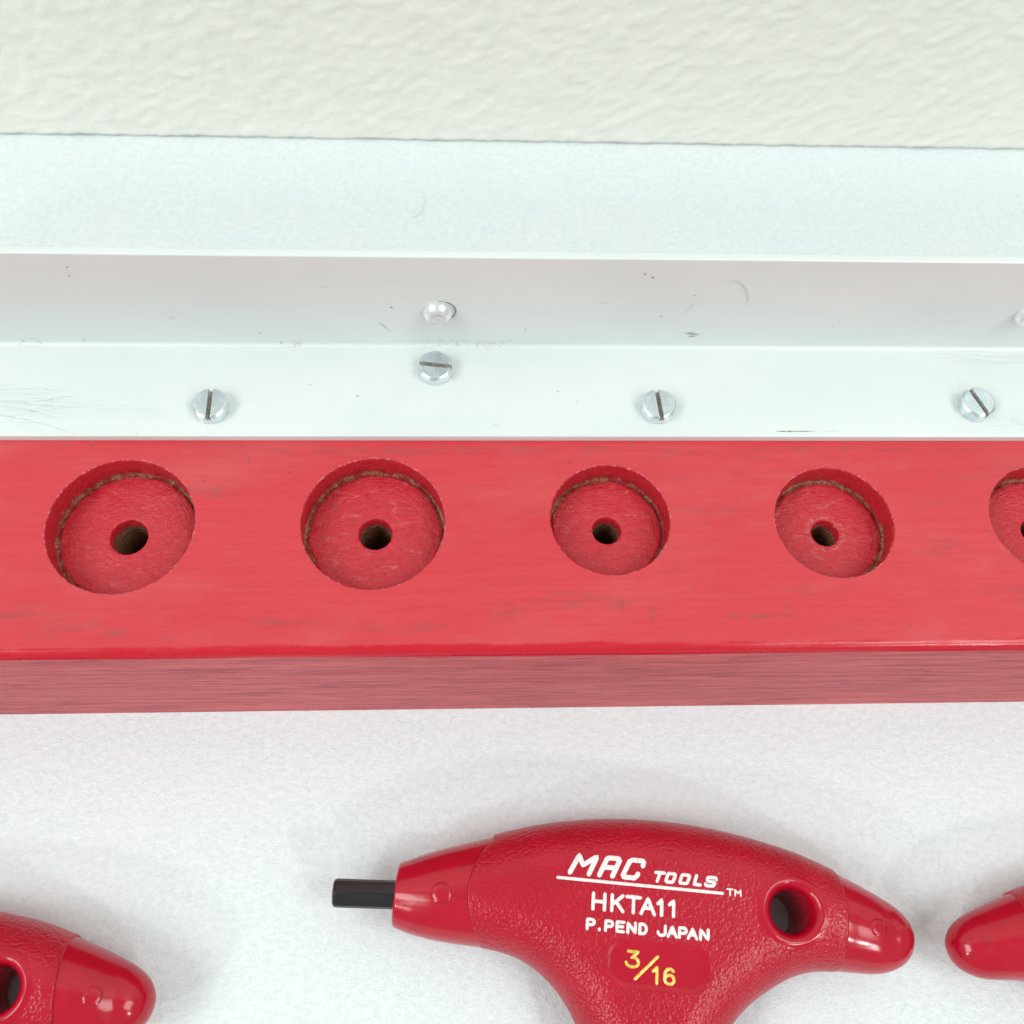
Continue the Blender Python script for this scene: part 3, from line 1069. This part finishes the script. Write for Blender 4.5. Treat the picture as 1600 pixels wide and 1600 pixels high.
def hex_prism(p0, p1, af, roll, chamfer=0.6):
    p0, p1 = np.array(p0, float), np.array(p1, float)
    d = p1 - p0
    L = np.linalg.norm(d)
    d /= L
    up = np.array([0, 0, 1.0])
    s = np.cross(d, up)
    s /= np.linalg.norm(s)
    w = np.cross(s, d)
    R = af / 2 / math.cos(math.pi / 6)
    V, F = [], []
    rings = [(0, R), (L - chamfer, R), (L - chamfer * .35, R * .93), (L, R * .80)]
    nn = 6
    bev = 0.13
    for (t, r) in rings:
        for k in range(nn):
            a0 = math.pi / 3 * k + roll
            for sg in (-1, 1):                       # every corner slightly broken
                a = a0 + sg * bev
                rr = r * math.cos(math.pi / 6) / math.cos(math.pi / 6 - bev)
                V.append(p0 + d * t + (s * math.sin(a) + w * math.cos(a)) * rr)
    m = 2 * nn
    for j in range(len(rings) - 1):
        for k in range(m):
            F.append((j * m + k, j * m + (k + 1) % m, (j + 1) * m + (k + 1) % m, (j + 1) * m + k))
    F.append(tuple(range(m))[::-1])
    F.append(tuple((len(rings) - 1) * m + k for k in range(m)))
    return V, F


def build_key(k, M, label, voxel, vs):
    """k scale, M world matrix of the handle's mid-plane frame (mm)"""
    root = empty('hex_key', (M[0][3], M[1][3], 0), label, 'hex key', 'red T-handle hex keys on the fleece')
    Mr = Matrix.Translation(Vector((-M[0][3], -M[1][3], 0))) @ M
    A = np.array([[Mr[i][j] for j in range(3)] for i in range(3)])
    tr = np.array([Mr[i][3] for i in range(3)])
    tf = lambda P: (np.asarray(P, float) * k) @ A.T + tr
    P, Q, N = surface_nets(body_field, (-36, -53.5, -9.4), (36, 14.5, 9.4), voxel)
    c = P[Q].mean(1)
    rh = np.hypot(c[:, 0] - HOLE[0], c[:, 1] - HOLE[1])
    is_rim = rh < 5.7
    is_pad = (pad_sd(c[:, 0], c[:, 1]) < 0.25) & (c[:, 2] > 4)
    body_parts = {}
    for name, keep in (('grip', ~(is_rim | is_pad)), ('hole_rim', is_rim), ('size_plate', is_pad)):
        p, q, n, _ = submesh(P, Q, N, keep)
        rr = np.hypot(p[:, 0] - HOLE[0], p[:, 1] - HOLE[1])
        g = np.clip((rr - 5.5) / 0.9, 0, 1) * np.clip((pad_sd(p[:, 0], p[:, 1]) - .2) / .5 + (p[:, 2] < 4), 0, 1)
        q_ = np.clip((SD(p[:, 0], p[:, 1]) / SW(p[:, 0], p[:, 1]) - 0.45) / 0.6, 0, 1)
        g = g * (1 - 0.62 * q_)                     # the flat faces are rubbed smoother than the rounded edges
        if name != 'grip':
            g = g * 0
        body_parts[name] = link_mesh(name, tf(p), q.tolist(), GRIP, root, True, None, n @ A.T, {'grain': g})
    for name, fld, lo, hi in (('round_tip', tip_field, (28, -12, -9), (48, 10, 9)), ('end_collar', cap_field, (-47, -13, -9), (-25, 10, 9))):
        P, Q, N = surface_nets(fld, lo, hi, voxel)
        o = link_mesh(name, tf(P), Q.tolist(), SMOOTH, root, True, None, N @ A.T)
        body_parts[name] = o
    # moulding marks: small flat ejector-pin discs on both ends
    for (mx, my, rad, par) in ((-37.3, -3.45, 1.75, 'end_collar'), (37.9, -2.3, 1.5, 'round_tip')):
        V, F = [], []
        n = 32
        for rr, dz in ((rad + .05, -.06), (rad, .018), (rad * .5, .02), (0.01, .02)):
            for j in range(n):
                a = 2 * math.pi * j / n
                x, y = mx + rr * math.cos(a), my + rr * math.sin(a)
                zc = float(height(np.array(mx), np.array(my), .30))
                zz = float(height(np.array(x), np.array(y), .30))
                gxx = float(height(np.array(mx + .5), np.array(my), .30)) - float(height(np.array(mx - .5), np.array(my), .30))
                gyy = float(height(np.array(mx), np.array(my + .5), .30)) - float(height(np.array(mx), np.array(my - .5), .30))
                V.append((x, y, zz * .55 + .45 * (zc + gxx * (x - mx) + gyy * (y - my)) + dz))
        for j in range(3):
            for i in range(n):
                F.append((j * n + i, j * n + (i + 1) % n, (j + 1) * n + (i + 1) % n, (j + 1) * n + i))
        link_mesh('mould_mark', tf(V), F, SMOOTH, body_parts[par], True)
    # short and long arms of the key
    V, F = hex_prism((-44.0, -3.75, 0), (-56.3, -4.45, 0), HEX_AF, math.radians(-6))
    o = link_mesh('short_arm', tf(V), F, BLACK, root, False)
    V, F = hex_prism((0.2, -50.0, 0), (-0.6, -160.0, 0), HEX_AF, 0)
    link_mesh('long_arm', tf(V), F, BLACK, root, False)
    return root, tf, body_parts


# ------------------------------------------------------------------ stroke lettering
def arcp(cx, cy, rx, ry, a0, a1, n=10):
    return [(cx + rx * math.cos(math.radians(a0 + (a1 - a0) * i / n)), cy + ry * math.sin(math.radians(a0 + (a1 - a0) * i / n))) for i in range(n + 1)]


G = {   # unit boxes: x 0..1, y 0..1
    'H': [[(0, 0), (0, 1)], [(1, 0), (1, 1)], [(0, .5), (1, .5)]],
    'K': [[(0, 0), (0, 1)], [(.95, 1), (0, .36)], [(.36, .60), (1, 0)]],
    'T': [[(0, 1), (1, 1)], [(.5, 1), (.5, 0)]],
    'A': [[(0, 0), (.5, 1), (1, 0)], [(.2, .36), (.8, .36)]],
    '1': [[(0, .74), (.55, 1), (.55, 0)]],
    'P': [[(0, 0), (0, 1), (.6, 1)] + arcp(.6, .72, .4, .28, 90, -90) + [(0, .44)]],
    'E': [[(1, 1), (0, 1), (0, 0), (1, 0)], [(0, .52), (.85, .52)]],
    'N': [[(0, 0), (0, 1), (1, 0), (1, 1)]],
    'D': [[(0, 0), (0, 1), (.45, 1)] + arcp(.45, .5, .55, .5, 90, -90) + [(0, 0)]],
    'J': [[(1, 1), (1, .32)] + arcp(.52, .32, .48, .32, 0, -180)],
    '.': [[(0, 0), (0.02, 0.02)]],
    '3': [[(.08, 1), (.95, 1), (.40, .62)] + arcp(.45, .31, .55, .31, 80, -170, 14)],
    '6': [[(.88, .88)] + arcp(.5, .62, .5, .38, 60, 180, 8) + [(0, .3)] + arcp(.5, .3, .5, .3, 180, 540, 20)],
    'M': [[(0, 0), (0, 1), (.5, .42), (1, 1), (1, 0)]],
    # square italic display letters
    'm': [[(0, 0), (.10, 1), (.46, .45), (.96, 1), (.92, 0)]],
    'a': [[(0, 0), (.06, .92), (.2, 1), (.86, 1), (.95, .9), (.9, 0)], [(.05, .45), (.9, .45)]],
    'c': [[(1, .74), (.98, .93), (.9, 1), (.2, 1), (.08, .9), (0, .1), (.1, 0), (.78, 0), (.88, .1), (.9, .22)]],
    't': [[(0, 1), (1, 1)], [(.5, 1), (.46, 0)]],
    'o': [[(.12, 1), (.9, 1), (1, .88), (.95, .1), (.84, 0), (.1, 0), (0, .12), (.03, .9), (.12, 1)]],
    'l': [[(0, 1), (0, 0), (1, 0)]],
    's': [[(1, .84), (.92, 1), (.15, 1), (.03, .88), (.06, .6), (.15, .52), (.85, .5), (.95, .4), (.92, .1), (.82, 0), (.08, 0), (0, .14)]],
}


def stroke_mesh(lines, width, lift, domed=0.0, surf_off=0.0, rough=0.06):
    """flat rounded strokes lying on the face of the handle; lines in local mm"""
    V, F = [], []
    cnt = 0
    for pl in lines:
        pts = [np.array(pl[0], float)]
        for q in pl[1:]:
            q = np.array(q, float)
            L = np.linalg.norm(q - pts[-1])
            m = max(1, int(L / 0.22))
            a = pts[-1]
            for i in range(1, m + 1):
                pts.append(a + (q - a) * i / m)
        pts = np.array(pts)
        tan = np.gradient(pts, axis=0)
        tan /= np.maximum(np.linalg.norm(tan, axis=1), 1e-6)[:, None]
        nor = np.stack([-tan[:, 1], tan[:, 0]], 1)
        cnt += 1
        eps = 0.009 * (cnt % 4)
        rows = []
        cols = (-1, -.55, 0, .55, 1)

        def add(p, u):
            hz = float(height(p[0], p[1])) + surf_off
            edge = abs(u) > .99
            V.append((p[0], p[1], hz + (lift + eps + domed * (1 - u * u) if not edge else -0.03)))
            return len(V) - 1
        # end caps are extra rows of shrinking width
        seq = []
        w2 = width / 2
        for ca in (80, 55, 28):
            seq.append((pts[0] - tan[0] * w2 * math.sin(math.radians(ca)), nor[0], math.cos(math.radians(ca))))
        for i in range(len(pts)):
            seq.append((pts[i], nor[i], 1.0))
        for ca in (28, 55, 80):
            seq.append((pts[-1] + tan[-1] * w2 * math.sin(math.radians(ca)), nor[-1], math.cos(math.radians(ca))))
        e0 = eps
        for qi, (p, n, s) in enumerate(seq):
            eps = e0 + 0.009 * qi / len(seq)
            jl = 1 + rough * 2 * mn.noise(Vector((p[0] * 2.2, p[1] * 2.2, cnt)))
            rows.append([add(p + n * w2 * u * s * jl, u) for u in cols])
        for i in range(len(rows) - 1):
            for j in range(len(cols) - 1):
                F.append((rows[i][j], rows[i + 1][j], rows[i + 1][j + 1], rows[i][j + 1])[::-1])
    V = np.array(V)
    return V, F


def word(spec, y0, y1, slant=0.0):
    """spec: list of (glyph, x0, x1)"""
    out = []
    for g, x0, x1 in spec:
        for pl in G[g]:
            out.append([(x0 + (x1 - x0) * px + slant * (y1 - y0) * py, y0 + (y1 - y0) * py) for px, py in pl])
    return out


ANG = math.radians(-6.256)
M1 = Matrix.Translation(Vector((34.03, 14.15, TMAX))) @ Matrix.Rotation(ANG, 4, 'Z')
key1, tf1, parts1 = build_key(1.0, M1, 'red T-handle hex key with white lettering and yellow 3/16 size mark', 0.26, 1)


def lettering(name, lines, width, lift, mat, parent, **kw):
    V, F = stroke_mesh(lines, width, lift, **kw)
    # both windings tolerated: recompute outward normals
    o = link_mesh(name, tf1(V), F, mat, parent, True)
    bm = bmesh.new()
    bm.from_mesh(o.data)
    for f in bm.faces:
        f.normal_update()
        if f.normal.z < 0:
            f.normal_flip()
    bm.to_mesh(o.data)
    bm.free()
    return o


MAC = word([('m', -15.7, -12.15), ('a', -10.65, -8.15), ('c', -6.75, -4.05)], 1.85, 4.75, 0.38)
TOOLS = word([('t', -1.35, .05)], 1.72, 3.10, .3) + word([('o', .72, 2.05), ('o', 3.12, 4.5), ('l', 5.62, 6.65), ('s', 7.55, 9.1)], 1.74, 3.12, .3)
grip1 = parts1['grip']
lettering('brand_lettering', MAC, 0.94, 0.05, INK, grip1)
lettering('brand_lettering', TOOLS, 0.64, 0.05, INK, grip1)
lettering('underline', [[(-17.7, .78), (10.5, .72)]], 0.60, 0.05, INK, grip1)
lettering('trademark_lettering', word([('T', 11.35, 12.3), ('M', 12.7, 13.65)], .55, 1.5), 0.34, 0.05, INK, grip1)
lettering('model_lettering', word([('H', -11.5, -9.55), ('K', -8.3, -6.45), ('T', -5.75, -3.55), ('A', -3.3, -1.1), ('1', -.45, .65), ('1', 1.5, 2.75)], -3.65, -1.25), 0.68, 0.05, INK, grip1)
lettering('origin_lettering', word([('P', -12.3, -11.15), ('.', -10.25, -10.2), ('P', -9.2, -8.05), ('E', -7.3, -6.2), ('N', -5.45, -4.2), ('D', -3.45, -2.35),
                                    ('J', -.4, .85), ('A', 1.35, 2.7), ('P', 3.25, 4.4), ('A', 4.75, 6.15), ('N', 6.8, 8.1)], -6.85, -5.38), 0.60, 0.05, INK, grip1)
lettering('size_lettering', word([('3', -5.35, -3.45)], -12.1, -9.75) + [[(-.35, -10.25), (-3.95, -13.85)]] + word([('1', -1.0, .15)], -14.2, -11.8) + word([('6', .95, 2.5)], -14.2, -11.9),
          0.58, 0.02, GOLD, parts1['size_plate'], domed=0.10, surf_off=-0.11)

# same size, only its round tip reaches into the picture at the lower left
a2 = math.radians(-0.5)
o2 = Vector((-51.0, -1.0, TMAX)) - Matrix.Rotation(a2, 3, 'Z') @ Vector((46.56, -3.53, 0))
build_key(1.0, Matrix.Translation(Vector((o2.x, o2.y, TMAX))) @ Matrix.Rotation(a2, 4, 'Z'),
          'red T-handle hex key at the left edge, only its round tip and hanging hole showing', 0.30, 2)
# smaller one, turned over, its tip pointing left
k3 = 0.87
R3 = Matrix.Rotation(math.radians(-2.5), 4, 'Z') @ Matrix.Rotation(math.pi, 4, 'Y')
o3 = Vector((85.9, 4.67, TMAX * k3)) - (R3.to_3x3() @ (Vector((46.56, -3.53, 0)) * k3))
build_key(k3, Matrix.Translation(Vector((o3.x, o3.y, TMAX * k3))) @ R3,
          'smaller red T-handle hex key at the right edge with its tip pointing left', 0.34, 3)


# ------------------------------------------------------------------ lint on the fabric
def fibre(pts, rad, col, label):
    pts = smooth_open(pts)
    V, F = [], []
    n = 5
    for i, p in enumerate(pts):
        t = pts[min(i + 1, len(pts) - 1)] - pts[max(i - 1, 0)]
        t.normalize()
        s = t.cross(Vector((0, 0, 1))).normalized()
        w = s.cross(t)
        for k in range(n):
            a = 2 * math.pi * k / n
            V.append(tuple(p + (s * math.cos(a) + w * math.sin(a)) * rad))
    for i in range(len(pts) - 1):
        for k in range(n):
            F.append((i * n + k, i * n + (k + 1) % n, (i + 1) * n + (k + 1) % n, (i + 1) * n + k))
    o = link_mesh('lint_fibre', V, F, mat_fibre('fibre', col), None, True)
    o['label'] = label
    o['category'] = 'fibre'


fibre([(-11.5, 174.0, .12), (-9.6, 175.5, .5), (-8.6, 178.5, .6), (-8.8, 180.5, .2)], 0.05, (0.6, 0.6, 0.57),
      'thin grey hair curled on the fabric behind the rack')


# ------------------------------------------------------------------ the fuzzy nap of the fleece
def build_nap():
    rng = np.random.default_rng(7)
    n = 70000
    x = rng.uniform(-125, 160, n)
    y = np.where(rng.random(n) < 0.55, rng.uniform(-22, 50.0, n), rng.uniform(150, 199.0, n))
    a = rng.uniform(0, 2 * np.pi, n)
    L = rng.uniform(0.35, 1.1, n)
    up = rng.uniform(0.06, 0.30, n)
    bend = rng.normal(0, 0.6, n)
    w = rng.uniform(0.012, 0.028, n)
    P = np.zeros((n, 6, 3))
    for k in range(3):
        t = k / 2.0
        aa = a + bend * t
        cx, cy = x + np.cos(aa) * L * t, y + np.sin(aa) * L * t
        cz = up * np.sin(np.pi * (0.1 + 0.75 * t)) - 0.03
        ww = w * (1.0 - 0.55 * t)
        for sidx, sg in ((0, -1), (1, 1)):
            P[:, 2 * k + sidx, 0] = cx - np.sin(aa) * ww * sg
            P[:, 2 * k + sidx, 1] = np.minimum(np.where(y < 60, 50.3, 199.2), cy + np.cos(aa) * ww * sg)
            P[:, 2 * k + sidx, 2] = cz
    base = (np.arange(n) * 6)[:, None]
    F = np.concatenate([base + np.array([[0, 1, 3, 2]]), base + np.array([[2, 3, 5, 4]])])
    m = NT('fleece_fibres')
    m.out((0.84, 0.897, 0.905), 0.6, 0.0, Specular_IOR_Level=0.4)
    o = link_mesh('fleece_nap', P.reshape(-1, 3), F.tolist(), m.m, None, False)
    o['kind'] = 'stuff'
    o['label'] = 'short fuzzy white nap of the fleece fabric'


build_nap()
